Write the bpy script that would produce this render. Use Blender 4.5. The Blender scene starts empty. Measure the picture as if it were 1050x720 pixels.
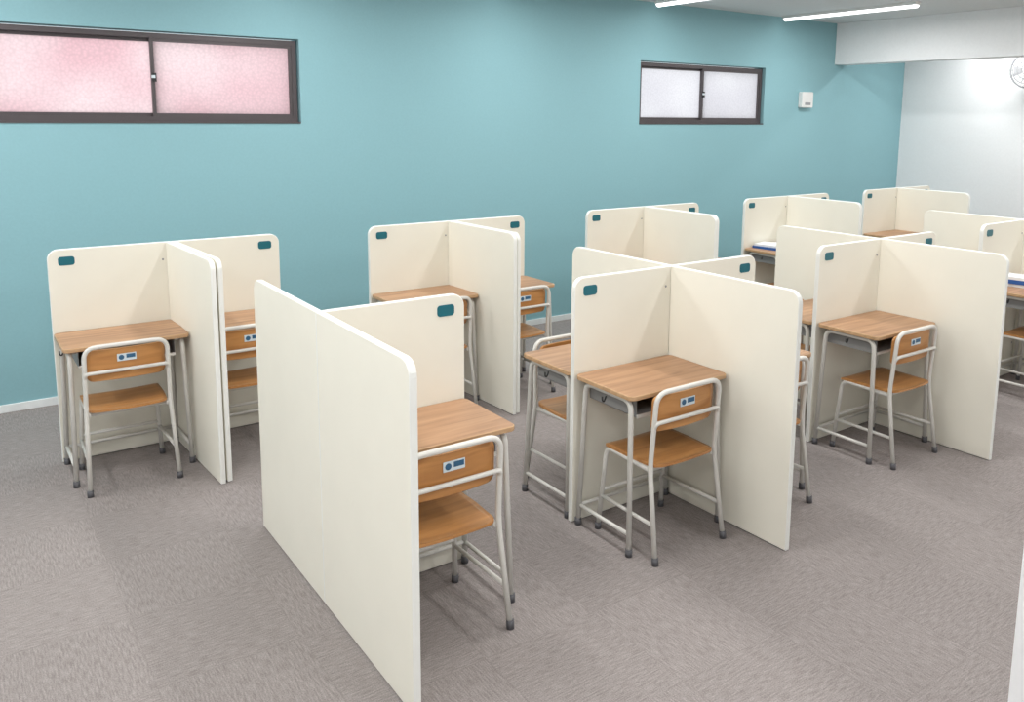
import bpy, bmesh, math, random
from mathutils import Vector, Matrix
random.seed(4)
scn=bpy.context.scene
try:
    scn.view_settings.view_transform='Standard'
    scn.view_settings.look='None'
except Exception: pass
COL=scn.collection

# ------------------------------------------------------------ materials
def newmat(name):
    m=bpy.data.materials.new(name); m.use_nodes=True
    nt=m.node_tree; b=nt.nodes['Principled BSDF']; return m,nt,b
def s2l(c):
    return tuple(((x/255)/12.92 if x/255<=.04045 else ((x/255+.055)/1.055)**2.4) for x in c)+(1,)
def simple(name,rgb,rough=.5,metal=0,noise=.04,scale=12,bump=0,bscale=200,spec=.5):
    m,nt,b=newmat(name); N=nt.nodes; L=nt.links
    tc=N.new('ShaderNodeTexCoord'); nz=N.new('ShaderNodeTexNoise'); nz.inputs['Scale'].default_value=scale; nz.inputs['Detail'].default_value=3
    L.new(tc.outputs['Object'],nz.inputs['Vector'])
    r=N.new('ShaderNodeValToRGB'); c=s2l(rgb)
    r.color_ramp.elements[0].position=.3;r.color_ramp.elements[1].position=.7
    r.color_ramp.elements[0].color=tuple(x*(1-noise) for x in c[:3])+(1,)
    r.color_ramp.elements[1].color=tuple(min(1,x*(1+noise)) for x in c[:3])+(1,)
    L.new(nz.outputs['Fac'],r.inputs['Fac']); L.new(r.outputs['Color'],b.inputs['Base Color'])
    b.inputs['Roughness'].default_value=rough; b.inputs['Metallic'].default_value=metal
    b.inputs['Specular IOR Level'].default_value=spec
    if bump:
        n2=N.new('ShaderNodeTexNoise'); n2.inputs['Scale'].default_value=bscale; n2.inputs['Detail'].default_value=4
        L.new(tc.outputs['Object'],n2.inputs['Vector'])
        bp=N.new('ShaderNodeBump'); bp.inputs['Strength'].default_value=bump; bp.inputs['Distance'].default_value=.002
        L.new(n2.outputs['Fac'],bp.inputs['Height']); L.new(bp.outputs['Normal'],b.inputs['Normal'])
    return m
M={}
M['teal']=simple('teal_wallpaper',(142,184,192),.75,noise=.02,scale=60,bump=.25,bscale=140,spec=.25)
M['white']=simple('white_wallpaper',(240,241,242),.8,noise=.015,scale=40,bump=.2,bscale=140,spec=.25)
M['ceil']=simple('ceiling_paint',(225,227,228),.85,noise=.015,scale=30,bump=.15,spec=.2)
M['base']=simple('white_baseboard',(235,238,238),.5)
M['panel']=simple('cream_laminate',(239,236,223),.45,noise=.012,scale=5,bump=.06,bscale=350,spec=.35)
M['edge']=simple('white_edge_band',(240,241,236),.4,noise=.01)
M['tube']=simple('painted_steel_cream',(216,214,208),.35,noise=.02)
M['tray']=simple('grey_steel_tray',(140,140,140),.4,noise=.03)
M['rubber']=simple('dark_rubber_cap',(88,88,92),.6)
M['tag']=simple('teal_plastic_tag',(20,104,118),.35,noise=.03)
M['alu']=simple('bronze_aluminium',(84,78,80),.4,metal=.3,noise=.03)
M['stick_w']=simple('sticker_white',(210,222,228),.4)
M['stick_b']=simple('sticker_blue',(50,96,130),.4)
M['book_b']=simple('book_cover_blue',(40,90,160),.4)
M['paper']=simple('paper_white',(232,234,236),.6)
M['plast']=simple('white_plastic',(232,232,230),.4,noise=.01)
M['black']=simple('black_plastic',(35,35,38),.4)
M['grey']=simple('grey_plastic',(150,152,155),.4)

def wood(name,c1,c2,c3,axis,rough=.4,sc=1.0):
    m,nt,b=newmat(name);N=nt.nodes;L=nt.links
    tc=N.new('ShaderNodeTexCoord');mp=N.new('ShaderNodeMapping')
    s=[28*sc,28*sc,28*sc]; s[axis]=2.2*sc
    mp.inputs['Scale'].default_value=s
    oi=N.new('ShaderNodeObjectInfo');va=N.new('ShaderNodeVectorMath');va.operation='ADD'
    L.new(tc.outputs['Object'],va.inputs[0]);L.new(oi.outputs['Random'],va.inputs[1]);L.new(va.outputs[0],mp.inputs['Vector'])
    n1=N.new('ShaderNodeTexNoise');n1.inputs['Scale'].default_value=1;n1.inputs['Detail'].default_value=6;n1.inputs['Distortion'].default_value=.6
    L.new(mp.outputs['Vector'],n1.inputs['Vector'])
    r=N.new('ShaderNodeValToRGB');e=r.color_ramp.elements
    e[0].position=.3;e[0].color=s2l(c1);e[1].position=.72;e[1].color=s2l(c3);x=e.new(.5);x.color=s2l(c2)
    L.new(n1.outputs['Fac'],r.inputs['Fac']);L.new(r.outputs['Color'],b.inputs['Base Color'])
    b.inputs['Roughness'].default_value=rough
    return m
M['desk']=wood('desk_wood_grain',(146,109,80),(171,131,98),(187,147,112),0)
M['deske']=wood('desk_edge_wood',(178,144,108),(192,156,118),(202,166,128),0)
M['ply']=wood('chair_plywood',(172,118,68),(188,133,78),(200,145,89),0,rough=.32)

def carpet():
    m,nt,b=newmat('carpet_tiles');N=nt.nodes;L=nt.links
    g=N.new('ShaderNodeNewGeometry')
    off=N.new('ShaderNodeVectorMath');off.operation='ADD';off.inputs[1].default_value=(-.48+10,.13+10,0)
    L.new(g.outputs['Position'],off.inputs[0])
    ck=N.new('ShaderNodeTexChecker');ck.inputs['Scale'].default_value=2.0
    ck.inputs['Color1'].default_value=(0,0,0,1);ck.inputs['Color2'].default_value=(1,1,1,1)
    fz=N.new('ShaderNodeVectorMath');fz.operation='MULTIPLY';fz.inputs[1].default_value=(1,1,0)
    add=N.new('ShaderNodeVectorMath');add.operation='ADD';add.inputs[1].default_value=(0,0,.1)
    L.new(off.outputs[0],fz.inputs[0]);L.new(fz.outputs[0],add.inputs[0]);L.new(add.outputs[0],ck.inputs['Vector'])
    def ns(sx,sy):
        mp=N.new('ShaderNodeMapping');mp.inputs['Scale'].default_value=(sx,sy,1);L.new(off.outputs[0],mp.inputs['Vector'])
        n=N.new('ShaderNodeTexNoise');n.inputs['Scale'].default_value=1;n.inputs['Detail'].default_value=2;L.new(mp.outputs[0],n.inputs['Vector']);return n
    a=ns(20,150);c=ns(150,20)
    mx=N.new('ShaderNodeMix');mx.data_type='FLOAT'
    L.new(ck.outputs['Fac'],mx.inputs[0]);L.new(a.outputs['Fac'],mx.inputs[2]);L.new(c.outputs['Fac'],mx.inputs[3])
    r=N.new('ShaderNodeValToRGB');e=r.color_ramp.elements
    e[0].position=.32;e[0].color=s2l((134,127,125));e[1].position=.68;e[1].color=s2l((155,148,145))
    L.new(mx.outputs[0],r.inputs['Fac'])
    sn=N.new('ShaderNodeVectorMath');sn.operation='SNAP';sn.inputs[1].default_value=(.5,.5,10)
    L.new(off.outputs[0],sn.inputs[0])
    wn=N.new('ShaderNodeTexWhiteNoise');L.new(sn.outputs[0],wn.inputs['Vector'])
    fib=N.new('ShaderNodeTexNoise');fib.inputs['Scale'].default_value=210;fib.inputs['Detail'].default_value=2;L.new(off.outputs[0],fib.inputs['Vector'])
    m1=N.new('ShaderNodeMapRange');m1.inputs['To Min'].default_value=.97;m1.inputs['To Max'].default_value=1.03;L.new(wn.outputs['Value'],m1.inputs['Value'])
    m2=N.new('ShaderNodeMapRange');m2.inputs['From Min'].default_value=.3;m2.inputs['From Max'].default_value=.7;m2.inputs['To Min'].default_value=.78;m2.inputs['To Max'].default_value=1.22;L.new(fib.outputs['Fac'],m2.inputs['Value'])
    mu=N.new('ShaderNodeMath');mu.operation='MULTIPLY';L.new(m1.outputs[0],mu.inputs[0]);L.new(m2.outputs[0],mu.inputs[1])
    sep=N.new('ShaderNodeSeparateXYZ');L.new(off.outputs[0],sep.inputs[0])
    pp=[]
    for ax in 'XY':
        q=N.new('ShaderNodeMath');q.operation='PINGPONG';q.inputs[1].default_value=.25;L.new(sep.outputs[ax],q.inputs[0]);pp.append(q)
    mn=N.new('ShaderNodeMath');mn.operation='MINIMUM';L.new(pp[0].outputs[0],mn.inputs[0]);L.new(pp[1].outputs[0],mn.inputs[1])
    m3=N.new('ShaderNodeMapRange');m3.inputs['From Min'].default_value=.001;m3.inputs['From Max'].default_value=.004;m3.inputs['To Min'].default_value=.93;m3.inputs['To Max'].default_value=1.0;L.new(mn.outputs[0],m3.inputs['Value'])
    mu2=N.new('ShaderNodeMath');mu2.operation='MULTIPLY';L.new(mu.outputs[0],mu2.inputs[0]);L.new(m3.outputs[0],mu2.inputs[1])
    vm=N.new('ShaderNodeVectorMath');vm.operation='SCALE';L.new(r.outputs['Color'],vm.inputs[0]);L.new(mu2.outputs[0],vm.inputs['Scale'])
    L.new(vm.outputs[0],b.inputs['Base Color']);b.inputs['Roughness'].default_value=.95;b.inputs['Specular IOR Level'].default_value=.1
    bp=N.new('ShaderNodeBump');bp.inputs['Strength'].default_value=.2;bp.inputs['Distance'].default_value=.002;L.new(mx.outputs[0],bp.inputs['Height']);L.new(bp.outputs['Normal'],b.inputs['Normal'])
    return m
M['carpet']=carpet()
def frosted(name,ca,cb,spots):
    m,nt,b=newmat(name);N=nt.nodes;L=nt.links;N.remove(b)
    out=N['Material Output'];tc=N.new('ShaderNodeTexCoord')
    n=N.new('ShaderNodeTexNoise');n.inputs['Scale'].default_value=1.6;n.inputs['Detail'].default_value=1;L.new(tc.outputs['Object'],n.inputs['Vector'])
    n2=N.new('ShaderNodeTexVoronoi');n2.inputs['Scale'].default_value=55;L.new(tc.outputs['Object'],n2.inputs['Vector'])
    r=N.new('ShaderNodeValToRGB');r.color_ramp.elements[0].position=.35;r.color_ramp.elements[1].position=.65
    r.color_ramp.elements[0].color=s2l(ca);r.color_ramp.elements[1].color=s2l(cb);L.new(n.outputs['Fac'],r.inputs['Fac'])
    mr=N.new('ShaderNodeMapRange');mr.inputs['From Max'].default_value=.8;mr.inputs['To Min'].default_value=1.0+spots;mr.inputs['To Max'].default_value=1.0-spots
    L.new(n2.outputs['Distance'],mr.inputs['Value'])
    vm=N.new('ShaderNodeVectorMath');vm.operation='SCALE';L.new(r.outputs['Color'],vm.inputs[0]);L.new(mr.outputs[0],vm.inputs['Scale'])
    t=N.new('ShaderNodeBsdfTranslucent');g=N.new('ShaderNodeBsdfGlossy');g.inputs['Roughness'].default_value=.25
    L.new(vm.outputs[0],t.inputs['Color']);mx=N.new('ShaderNodeMixShader');mx.inputs[0].default_value=.05
    bp=N.new('ShaderNodeBump');bp.inputs['Strength'].default_value=.4;bp.inputs['Distance'].default_value=.002;L.new(n2.outputs['Distance'],bp.inputs['Height']);L.new(bp.outputs['Normal'],g.inputs['Normal'])
    L.new(t.outputs[0],mx.inputs[1]);L.new(g.outputs[0],mx.inputs[2]);L.new(mx.outputs[0],out.inputs['Surface'])
    return m
M['frost_p']=frosted('frosted_glass_reflected_pink',(224,184,190),(238,214,216),.09)  # pink reflected off the building outside, put into the pane colour
M['frost_w']=frosted('frosted_glass_clear',(212,211,216),(225,225,228),.06)
def emis(name,st):
    m,nt,b=newmat(name);b.inputs['Base Color'].default_value=(1,1,1,1);b.inputs['Emission Color'].default_value=(1,1,1,1);b.inputs['Emission Strength'].default_value=st;return m
M['led']=emis('led_diffuser',3.0)
M['led'].cycles.emission_sampling='NONE'

# ------------------------------------------------------------ mesh builder
class MB:
    def __init__(s): s.bm=bmesh.new(); s.mats=[]
    def mi(s,k):
        if k not in s.mats: s.mats.append(k)
        return s.mats.index(k)
    def box(s,x0,x1,y0,y1,z0,z1,mat):
        i=s.mi(mat);v=[s.bm.verts.new((x,y,z)) for x in(x0,x1) for y in(y0,y1) for z in(z0,z1)]
        for q in((0,1,3,2),(4,6,7,5),(0,4,5,1),(2,3,7,6),(0,2,6,4),(1,5,7,3)):
            f=s.bm.faces.new([v[k] for k in q]);f.material_index=i
    def quad(s,pts,mat):
        f=s.bm.faces.new([s.bm.verts.new(p) for p in pts]);f.material_index=s.mi(mat)
    def prism(s,poly,fn,t0,t1,mface,medge,smooth=True,chamf=.0):
        n=len(poly)
        def inset(d):
            out=[]
            for k in range(n):
                p0=Vector(poly[k-1]);p1=Vector(poly[k]);p2=Vector(poly[(k+1)%n])
                e1=(p1-p0);e2=(p2-p1)
                n1=Vector((-e1.y,e1.x)).normalized();n2=Vector((-e2.y,e2.x)).normalized()
                nn=(n1+n2)
                nn=nn/max(nn.length_squared/2,.3)
                out.append((p1.x+nn.x*d,p1.y+nn.y*d))
            return out
        if chamf>0:
            pi=inset(chamf)
            rings=[(pi,t0),(poly,t0+chamf),(poly,t1-chamf),(pi,t1)]
        else: rings=[(poly,t0),(poly,t1)]
        R=[[s.bm.verts.new(fn(a,b,t)) for a,b in pl] for pl,t in rings]
        ia=s.mi(mface);ie=s.mi(medge)
        f=s.bm.faces.new(R[0][::-1]);f.material_index=ia
        f=s.bm.faces.new(R[-1]);f.material_index=ia
        for a,b in zip(R[:-1],R[1:]):
            for k in range(n):
                f=s.bm.faces.new([a[k],a[(k+1)%n],b[(k+1)%n],b[k]]);f.material_index=ie
    def tube(s,pts,r,mat,fil=.0,seg=10,cap=True):
        P=[Vector(p) for p in pts]
        if fil and len(P)>2:
            Q=[P[0]]
            for k in range(1,len(P)-1):
                a=(P[k-1]-P[k]);b=(P[k+1]-P[k]);d=min(fil,a.length*.49,b.length*.49)
                p0=P[k]+a.normalized()*d;p2=P[k]+b.normalized()*d
                for t in range(7):
                    u=t/6;Q.append(p0*(1-u)**2+P[k]*2*u*(1-u)+p2*u*u)
            Q.append(P[-1]);P=Q
        i=s.mi(mat);rings=[];prev=None
        for k,p in enumerate(P):
            t=((P[min(k+1,len(P)-1)]-P[max(k-1,0)])).normalized()
            if prev is None:
                ref=Vector((0,0,1)) if abs(t.z)<.9 else Vector((1,0,0))
                u=t.cross(ref).normalized()
            else:
                u=(prev-t*prev.dot(t)).normalized()
            prev=u;w=t.cross(u)
            rings.append([s.bm.verts.new(p+(u*math.cos(2*math.pi*q/seg)+w*math.sin(2*math.pi*q/seg))*r) for q in range(seg)])
        for a,b in zip(rings[:-1],rings[1:]):
            for q in range(seg):
                f=s.bm.faces.new([a[q],a[(q+1)%seg],b[(q+1)%seg],b[q]]);f.material_index=i;f.smooth=True
        if cap:
            for rr in(rings[0][::-1],rings[-1]):
                f=s.bm.faces.new(rr);f.material_index=i
    def mesh(s,name):
        bmesh.ops.recalc_face_normals(s.bm,faces=s.bm.faces)
        me=bpy.data.meshes.new(name);s.bm.to_mesh(me);s.bm.free()
        for k in s.mats: me.materials.append(M[k])
        return me
def obj(name,me,loc=(0,0,0),rz=0,parent=None):
    o=bpy.data.objects.new(name,me);COL.objects.link(o);o.location=loc;o.rotation_euler=(0,0,rz)
    if parent: o.parent=parent
    return o
def rrect(x0,x1,y0,y1,r,corners=(1,1,1,1),n=6):
    out=[]
    for (cx,cy,a0,on,px,py) in ((x0+r,y0+r,180,corners[0],x0,y0),(x1-r,y0+r,270,corners[1],x1,y0),(x1-r,y1-r,0,corners[2],x1,y1),(x0+r,y1-r,90,corners[3],x0,y1)):
        if on:
            for k in range(n+1):
                a=math.radians(a0+90*k/n);out.append((cx+r*math.cos(a),cy+r*math.sin(a)))
        else: out.append((px,py))
    return out

# ------------------------------------------------------------ room
YW,ZC,XR,XL,YF=6.286,3.05,10.295,-2.0,-1.6
W1=(.27,2.276,1.28);W2=(5.727,7.564,6.645);ZB,ZT=1.878,2.475
mb=MB();T=.16
g=.012
wins=[(W1[0]-g,W1[1]+g),(W2[0]-g,W2[1]+g)]
mb.box(XL,XR+.2,YW,YW+T,0,ZB-g,'teal');mb.box(XL,XR+.2,YW,YW+T,ZT+g,ZC,'teal')
xs=[XL,wins[0][0],wins[0][1],wins[1][0],wins[1][1],XR+.2]
for a,b in((0,1),(2,3),(4,5)): mb.box(xs[a],xs[b],YW,YW+T,ZB-g,ZT+g,'teal')
obj('wall_back',mb.mesh('wall_back'))
def boxobj(name,x0,x1,y0,y1,z0,z1,mat,bev=0):
    mb=MB();mb.box(x0,x1,y0,y1,z0,z1,mat);o=obj(name,mb.mesh(name))
    if bev:
        md=o.modifiers.new('b','BEVEL');md.width=bev;md.segments=3
    return o
boxobj('floor',XL-.2,XR+.2,YF-.2,YW+T,-.1,0,'carpet')
boxobj('ceiling',XL-.2,XR+.2,YF-.2,YW+T,ZC,ZC+.1,'ceil')
boxobj('wall_right',XR,XR+.2,YF-.2,YW,0,ZC,'white')
boxobj('wall_left',XL-.2,XL,YF-.2,YW+T,0,ZC,'white')
boxobj('wall_front',XL,XR,YF-.2,YF,0,ZC,'white')
boxobj('ceiling_beam',8.817,9.05,YF,YW-.001,2.573,ZC-.001,'white')
boxobj('baseboard_back',XL,XR-.012,YW-.012,YW-.0005,0.0005,.055,'base',.003)
boxobj('baseboard_right',XR-.012,XR-.0005,YF,YW-.013,0.0005,.055,'base',.003)
boxobj('wall_stub',2.235,2.39,.05,.932,0.0005,ZC-.001,'white',.004)

def window(name,x0,x1,xm,mat):
    mb=MB();y0=YW+.035;y1=YW+.12;fw=.035
    mb.box(x0,x1,y0,y1,ZB,ZB+fw,'alu');mb.box(x0,x1,y0,y1,ZT-fw,ZT,'alu')
    mb.box(x0,x0+fw,y0,y1,ZB+fw,ZT-fw,'alu');mb.box(x1-fw,x1,y0,y1,ZB+fw,ZT-fw,'alu')
    mb.box(x0-.008,x1+.008,YW-.006,y0,ZB-.012,ZB,'alu')
    def sash(a,b,ya,yb):
        sw=.022
        za,zb=ZB+fw,ZT-fw
        mb.box(a,b,ya,yb,za,za+sw,'alu');mb.box(a,b,ya,yb,zb-sw,zb,'alu')
        mb.box(a,a+sw,ya,yb,za+sw,zb-sw,'alu');mb.box(b-sw,b,ya,yb,za+sw,zb-sw,'alu')
        ym=(ya+yb)/2;mb.quad([(a+sw,ym,za+sw),(b-sw,ym,za+sw),(b-sw,ym,zb-sw),(a+sw,ym,zb-sw)],mat)
    sash(xm-.018,x1-fw,y0+.005,y0+.03);sash(x0+fw,xm+.018,y0+.04,y0+.065)
    zz=(ZB+ZT)/2;mb.box(xm-.012,xm+.012,y0-.01,y0+.005,zz-.03,zz+.03,'black');mb.box(xm-.02,xm+.004,y0-.016,y0-.008,zz-.006,zz+.014,'stick_w')
    return obj(name,mb.mesh(name))
window('window_1',*W1,'frost_p');window('window_2',*W2,'frost_w')

# ------------------------------------------------------------ lights
def fixture(x,yc,power=27,hl=.72,dy=-.18):
    root=bpy.data.objects.new('ceiling_light',None);COL.objects.link(root);root.location=(x,yc,ZC)
    mb=MB();prof=[(-.045,0),(.045,0),(.04,-.03),(-.04,-.03)]
    mb.prism([(a,b) for a,b in prof[::-1]],lambda a,b,t:(a,t,b-.0005),-hl,hl,'plast','plast')
    obj('housing',mb.mesh('light_housing'),parent=root)
    mb=MB();pr=[(.034*math.cos(math.radians(a)),-.031-.026*math.sin(math.radians(a))) for a in range(0,181,20)]
    mb.prism(pr,lambda a,b,t:(a,t,b),-hl+.01,hl-.01,'led','led')
    obj('diffuser',mb.mesh('light_diffuser'),parent=root)
    ld=bpy.data.lights.new('led_lamp','AREA');ld.shape='RECTANGLE';ld.size=.1;ld.size_y=.85;ld.energy=power;ld.color=(1,.99,.975)
    lo=bpy.data.objects.new('lamp',ld);COL.objects.link(lo);lo.parent=root;lo.location=(0,dy,-.07)
for x in(-1.4,.2,2.1,4.0,5.84,7.75):  # leftmost column is unseen, added to brighten the screens' left faces
    for yc in(5.42,2.75,.2): fixture(x,yc,(20 if yc>5 else 23) if x>-1 else 19,.78,-.3 if yc>5 else 0)
for yc in(5.0,2.2): fixture(9.7,yc,19)  # unseen pair added beyond the beam to brighten the right wall
w=bpy.data.worlds.new('World');scn.world=w;w.use_nodes=True
bg=w.node_tree.nodes['Background'];bg.inputs[0].default_value=(.97,.98,1,1);bg.inputs[1].default_value=1.38

# ------------------------------------------------------------ partitions
H=1.2;TH=.028;RC=.055
def panelX(mb,x0,x1,y,z0=0.004,rl=1,rr=1,th=TH):
    poly=rrect(x0,x1,z0,H,RC,(0,0,rr,rl))
    mb.prism(poly,lambda a,b,t:(a,t,b),y-th/2,y+th/2,'panel','edge',chamf=.003)
def panelY(mb,x,y0,y1,dx0=0,dx1=0,z0=0.004,r0=1,r1=1,th=TH):
    poly=rrect(y0,y1,z0,H,RC,(0,0,r1,r0))
    def fn(a,b,t):
        u=(a-y0)/(y1-y0);return (x+t+dx0*(1-u)+dx1*u,a,b)
    mb.prism(poly,fn,-th/2,th/2,'panel','edge',chamf=.003)
def tag(mb,xc,yf,s=-1):
    poly=rrect(xc-.04,xc+.04,H-.088,H-.04,.014)
    mb.prism(poly,lambda a,b,t:(a,t,b),min(yf,yf+s*.003),max(yf,yf+s*.003),'tag','tag')
def screw(mb,x,y,z,ax):
    poly=[(.006*math.cos(a*math.pi/4),.006*math.sin(a*math.pi/4)) for a in range(8)]
    mb.prism(poly,lambda a,b,t:(x+a,t,z+b),y-.002,y,'grey','grey')
def unit_wall(x,y,ex):
    mb=MB();wl=.629;pa=.803
    panelX(mb,-wl,-.0015,0,rr=0);panelX(mb,.0015,wl,0,rl=0)
    panelY(mb,-.017,-pa,-TH/2-.001,dx0=ex,r1=0,th=.026);panelY(mb,.017,-pa+.015,-TH/2-.001,dx0=ex+.004,r1=0,th=.026)
    tag(mb,-wl+.09,-TH/2);tag(mb,wl-.09,-TH/2)
    for z in(.25,1.1): screw(mb,-.05,-TH/2,z,'y');screw(mb,.05,-TH/2,z,'y')
    obj('carrel_screen',mb.mesh('carrel_screen'),(x,y,0))
def unit_cross(x,y,left=True,e=0.014):
    mb=MB();w_=.629;p=.782
    panelY(mb,0,-p,-.0015,dx0=e,r1=0);panelY(mb,0,.0015,p,dx1=-e,r0=0)
    a=TH/2+.001
    panelX(mb,a,w_,0,rl=0);tag(mb,w_-.09,-TH/2);tag(mb,w_-.09,TH/2,1)
    if left:
        panelX(mb,-w_,-a,0,rr=0);tag(mb,-w_+.09,-TH/2);tag(mb,-w_+.09,TH/2,1)
    for z in(.25,1.1):
        screw(mb,.05,-TH/2,z,'y')
        if left: screw(mb,-.05,-TH/2,z,'y')
    obj('carrel_screen',mb.mesh('carrel_screen'),(x,y,0))

# ------------------------------------------------------------ desk
DZ=.744;DW=.611;DD=.399
def make_desk():
    mb=MB()
    poly=rrect(-DW/2,DW/2,-DD,0,.028)
    mb.prism(poly,lambda a,b,t:(a,b,t),DZ-.022,DZ,'desk','deske',chamf=.003)
    x=.235;z1=DZ-.023;z0=z1-.095;yb=-.03;yf=-DD+.045
    mb.box(-x,x,yf,yb,z0,z0+.002,'tray');mb.box(-x,-x+.002,yf,yb,z0,z1,'tray');mb.box(x-.002,x,yf,yb,z0,z1,'tray');mb.box(-x,x,yb-.002,yb,z0,z1,'tray')
    mb.box(-x,x,yf-.006,yf,z0-.004,z0+.012,'tube')
    r=.0125;xt,xf=.272,.288
    for s in(-1,1):
        mb.tube([(s*xf,-.022,.004),(s*xt,-.045,z1-.012),(s*xt,-DD+.04,z1-.012),(s*xf,-DD+.012,.004)],r,'tube',fil=.05)
        mb.tube([(s*(xf-.003),-.026,.10),(s*(xf-.003),-DD+.018,.10)],.0095,'tube')
        for y in(-.022,-DD+.012): mb.tube([(s*xf,y,.0),(s*xf,y,.034)],.0165,'rubber')
        mb.box(min(s*xt,s*x),max(s*xt,s*x),-DD+.06,-DD+.085,z1-.02,z1-.004,'tube');mb.box(min(s*xt,s*x),max(s*xt,s*x),-.085,-.06,z1-.02,z1-.004,'tube')
        mb.tube([(s*(xt+.008),-.2,z1-.03),(s*(xt+.02),-.2,z1-.055),(s*(xt+.03),-.2,z1-.05),(s*(xt+.031),-.2,z1-.03)],.004,'black',fil=.01,seg=6)
    mb.tube([(-xf+.003,-.026,.10),(xf-.003,-.026,.10)],.0095,'tube')
    return mb.mesh('school_desk')
DESK=make_desk()
# ------------------------------------------------------------ chair
def make_chair():
    mb=MB();r=.0115
    path=[(-.215,-.205,.004),(-.200,-.14,.42),(-.195,-.165,.765),(.195,-.165,.765),(.200,-.14,.42),(.215,-.205,.004)]
    mb.tube(path,r,'tube',fil=.06,seg=12)
    mb.tube([(-.197,-.152,.60),(-.195,-.168,.632),(.195,-.168,.632),(.197,-.152,.60)],.0095,'tube',fil=.03)
    for s in(-1,1):
        mb.tube([(s*.19,-.14,.405),(s*.185,.17,.415),(s*.205,.2,.004)],r,'tube',fil=.05,seg=12)
        mb.tube([(s*.207,-.176,.17),(s*.198,.188,.17)],.009,'tube')
        for x,y in((s*.215,-.205),(s*.205,.2)): mb.tube([(x,y,0),(x,y+(.003 if y<0 else -.002),.034)],.0155,'rubber')
    for y,z in((-.12,.403),(.12,.41)): mb.tube([(-.19,y,z),(.19,y,z)],.009,'tube')
    mb.tube([(-.2,.185,.2),(.2,.185,.2)],.009,'tube')
    def sheet(fn,nu,nv,th_dir,th,mat):
        i=mb.mi(mat);A=[[None]*(nv+1) for _ in range(nu+1)];B=[[None]*(nv+1) for _ in range(nu+1)]
        for u in range(nu+1):
            for v in range(nv+1):
                p=Vector(fn(u/nu,v/nv));A[u][v]=mb.bm.verts.new(p);B[u][v]=mb.bm.verts.new(p+Vector(th_dir)*th)
        def F(*q):
            f=mb.bm.faces.new(q);f.material_index=i;f.smooth=True;return f
        for u in range(nu):
            for v in range(nv):
                F(A[u][v],A[u+1][v],A[u+1][v+1],A[u][v+1]);F(B[u][v],B[u][v+1],B[u+1][v+1],B[u+1][v])
        for u in range(nu):
            for v in(0,nv):
                f=F(A[u][v],A[u+1][v],B[u+1][v],B[u][v]);f.smooth=False
        for v in range(nv):
            for u in(0,nu):
                f=F(A[u][v],A[u][v+1],B[u][v+1],B[u][v]);f.smooth=False
    def sq(u,v,hw,hh,rc):
        a=(2*u-1)*hw;b=(2*v-1)*hh
        lim=hw
        if abs(b)>hh-rc:
            d=abs(b)-(hh-rc);lim=hw-rc+math.sqrt(max(rc*rc-d*d,0))
        return (a/hw*lim,b)
    def vv(v,n):
        return .5-.5*math.cos(math.pi*v)
    def back(u,v):
        a,b=sq(u,vv(v,0),.186,.082,.03);z=.662+b
        return (a,-.131-.022*(1-(a/.186)**2)-.03*(z-.60),z)
    sheet(back,16,12,(0,1,0),.011,'ply')
    def seat(u,v):
        a,b=sq(u,vv(v,0),.195,.185,.05);y=b+.015
        w=1-.06*max(0,-b/.185);a*=w
        z=.432-.008*(1-(a/.195)**2)*(1 if b<.1 else .6)
        if b>.13: z-=.25*(b-.13)**2/.055
        if b<-.12: z+=.12*(b+.12)**2/.065
        return (a,y,z)
    sheet(seat,18,18,(0,0,-1),.012,'ply')
    def pl(x0,x1,z0,z1,y,mat):
        mb.box(x0,x1,y-.002,y,z0,z1,mat)
    pl(-.045,.045,.675,.713,-.1565,'stick_w');pl(-.002,.04,.688,.708,-.1583,'stick_b')
    poly=[(-.025+.013*math.cos(a*math.pi/6),.694+.013*math.sin(a*math.pi/6)) for a in range(12)]
    mb.prism(poly,lambda a,b,t:(a,t,b),-.1600,-.1583,'stick_b','stick_b')
    return mb.mesh('school_chair')
CHAIR=make_chair()

def booth(xc,y,side,back=False,cdx=0,cdy=0,crz=0):
    cx=xc+side*(.322)
    if not back:
        obj('school_desk',DESK,(cx,y-.02,0))
        obj('school_chair',CHAIR,(cx-.03+cdx,y-.02-DD+.092+cdy,0),crz)
    else:
        obj('school_desk',DESK,(cx,y+.02,0),math.pi)
        obj('school_chair',CHAIR,(cx+.02+cdx,y+.02+DD-.092+cdy,0),math.pi+crz)
XA,S=1.087,1.863;YA=5.190
for n in range(5):
    x=XA+n*S
    unit_wall(x,YA,(.043,.032,.01,0,0)[n])
    booth(x,YA,-1,cdx=.0,cdy=-.045,crz=random.uniform(-.02,.02));booth(x,YA,1,cdx=random.uniform(.0,.02),cdy=-.03,crz=random.uniform(-.03,.03))
unit_cross(1.148,3.029,left=False,e=-.005)
booth(1.148,3.029,1,cdx=.0,cdy=-.025);booth(1.148,3.029,1,True)
for x,y in((2.994,3.022),(4.802,3.011),(6.685,3.011),(8.5,3.011)):
    unit_cross(x,y)
    for sd in(-1,1): booth(x,y,sd);booth(x,y,sd,True)

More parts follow.
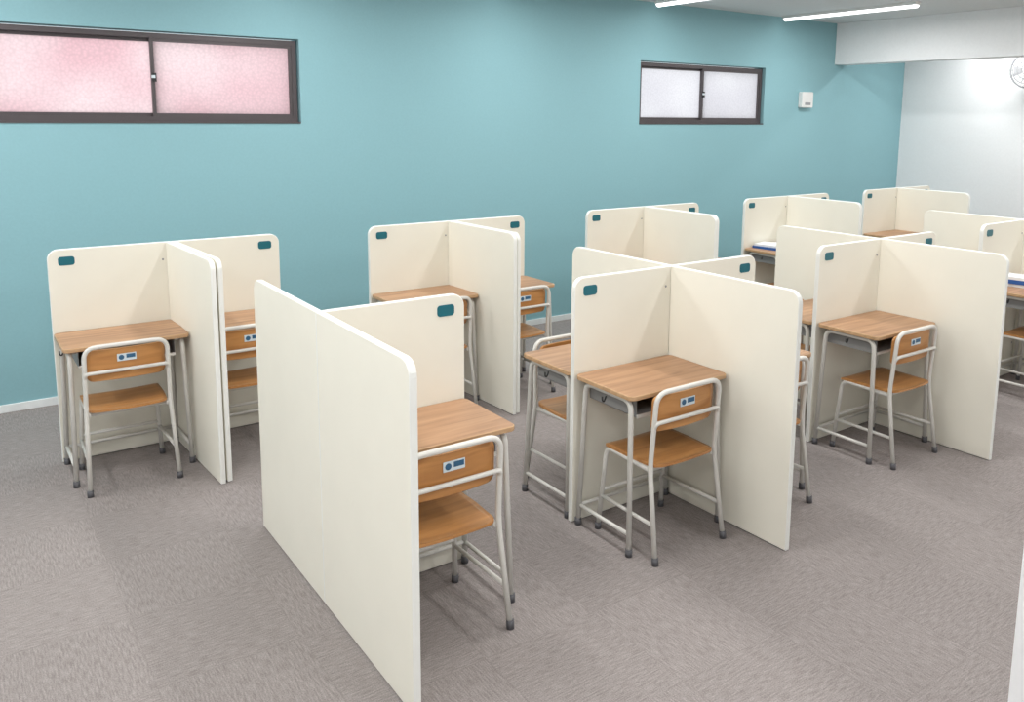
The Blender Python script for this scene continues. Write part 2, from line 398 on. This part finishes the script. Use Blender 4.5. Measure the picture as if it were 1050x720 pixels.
# ------------------------------------------------------------ small things
def book(name,x,y,rz,w_,d,h,cover,z=DZ):
    mb=MB();mb.box(-w_/2,w_/2,-d/2,d/2,0,.0015,cover);mb.box(-w_/2,w_/2,-d/2,d/2,h-.0015,h,cover);mb.box(-w_/2,-w_/2+.002,-d/2,d/2,.0015,h-.0015,cover)
    mb.box(-w_/2+.002,w_/2-.003,-d/2+.003,d/2-.003,.0015,h-.0015,'paper')
    obj(name,mb.mesh(name),(x,y,z+.0005),rz)
xD=XA+3*S
book('workbook',xD-.42,5.02,.15,.21,.28,.02,'book_b');book('workbook',xD-.2,5.0,-.1,.19,.26,.03,'paper')
book('workbook',xD-.41,5.02,.2,.2,.27,.018,'paper',DZ+.021)
book('workbook',6.685-.28,2.86,.1,.2,.25,.02,'paper');book('workbook',6.685-.29,2.85,.2,.19,.25,.03,'book_b',DZ+.021);book('workbook',6.685-.29,2.85,.2,.19,.25,.02,'paper',DZ+.052)
mb=MB();mb.prism(rrect(-.1,.1,-.09,.09,.015),lambda a,b,t:(a,t,b),-.06,0,'plast','plast',chamf=.006)
mb.box(-.05,.05,-.063,-.06,-.06,-.03,'grey');obj('wall_sensor_box',mb.mesh('wall_sensor_box'),(8.27,YW-.0005,2.15))
def fan(x,y,z):
    mb=MB()
    for rr,dx in((.2,0),(.19,-.05),(.15,-.065),(.1,-.072),(.05,-.075)):
        n=28;mb.tube([(dx,rr*math.cos(2*math.pi*a/n),rr*math.sin(2*math.pi*a/n)) for a in range(n+1)],.004 if rr<.2 else .008,'grey',seg=6,cap=False)
    for a in range(20):
        t=2*math.pi*a/20;c,s=math.cos(t),math.sin(t)
        mb.tube([(0,.2*c,.2*s),(-.05,.19*c,.19*s),(-.075,.05*c,.05*s)],.002,'grey',seg=5)
        mb.tube([(0,.2*c,.2*s),(.06,.1*c,.1*s),(.07,.03*c,.03*s)],.002,'grey',seg=5)
    for a in range(3):
        t=2*math.pi*a/3
        vs=[]
        for (rr,ta,xx) in((.03,-.3,-.02),(.17,-.45,-.03),(.18,.25,.01),(.03,.3,.01)):
            vs.append(mb.bm.verts.new((xx,rr*math.cos(t+ta),rr*math.sin(t+ta))))
        f=mb.bm.faces.new(vs);f.material_index=mb.mi('grey')
    mb.tube([(-.078,0,0),(.02,0,0)],.035,'plast',seg=16);mb.tube([(.02,0,0),(.15,0,0)],.06,'black',seg=16)
    mb.tube([(.12,0,0),(.16,0,-.12),(.215,0,-.14)],.02,'plast',fil=.04)
    mb.box(.2,.2195,-.06,.06,-.24,-.06,'plast')
    obj('wall_fan',mb.mesh('wall_fan'),(x,y,z))
fan(XR-.22,4.64,2.5)

# ------------------------------------------------------------ camera
az,pt,ro,f=.94644,-.15058,.00955,864.854;cx,cy=554.485,249.478
Fv=Vector((math.cos(az)*math.cos(pt),math.sin(az)*math.cos(pt),math.sin(pt)))
R=Vector((math.sin(az),-math.cos(az),0));U=R.cross(Fv)
R2=R*math.cos(ro)+U*math.sin(ro);U2=-R*math.sin(ro)+U*math.cos(ro)
cd=bpy.data.cameras.new('camera');cd.sensor_width=36;cd.sensor_fit='HORIZONTAL';cd.lens=f/1050*36
cd.shift_x=-(cx-525)/1050;cd.shift_y=-(360-cy)/1050;cd.clip_start=.05
c=bpy.data.objects.new('camera',cd);COL.objects.link(c)
m=Matrix.Identity(4)
for i in range(3): m[i][0]=R2[i];m[i][1]=U2[i];m[i][2]=-Fv[i]
m[2][3]=1.944
c.matrix_world=m;scn.camera=c
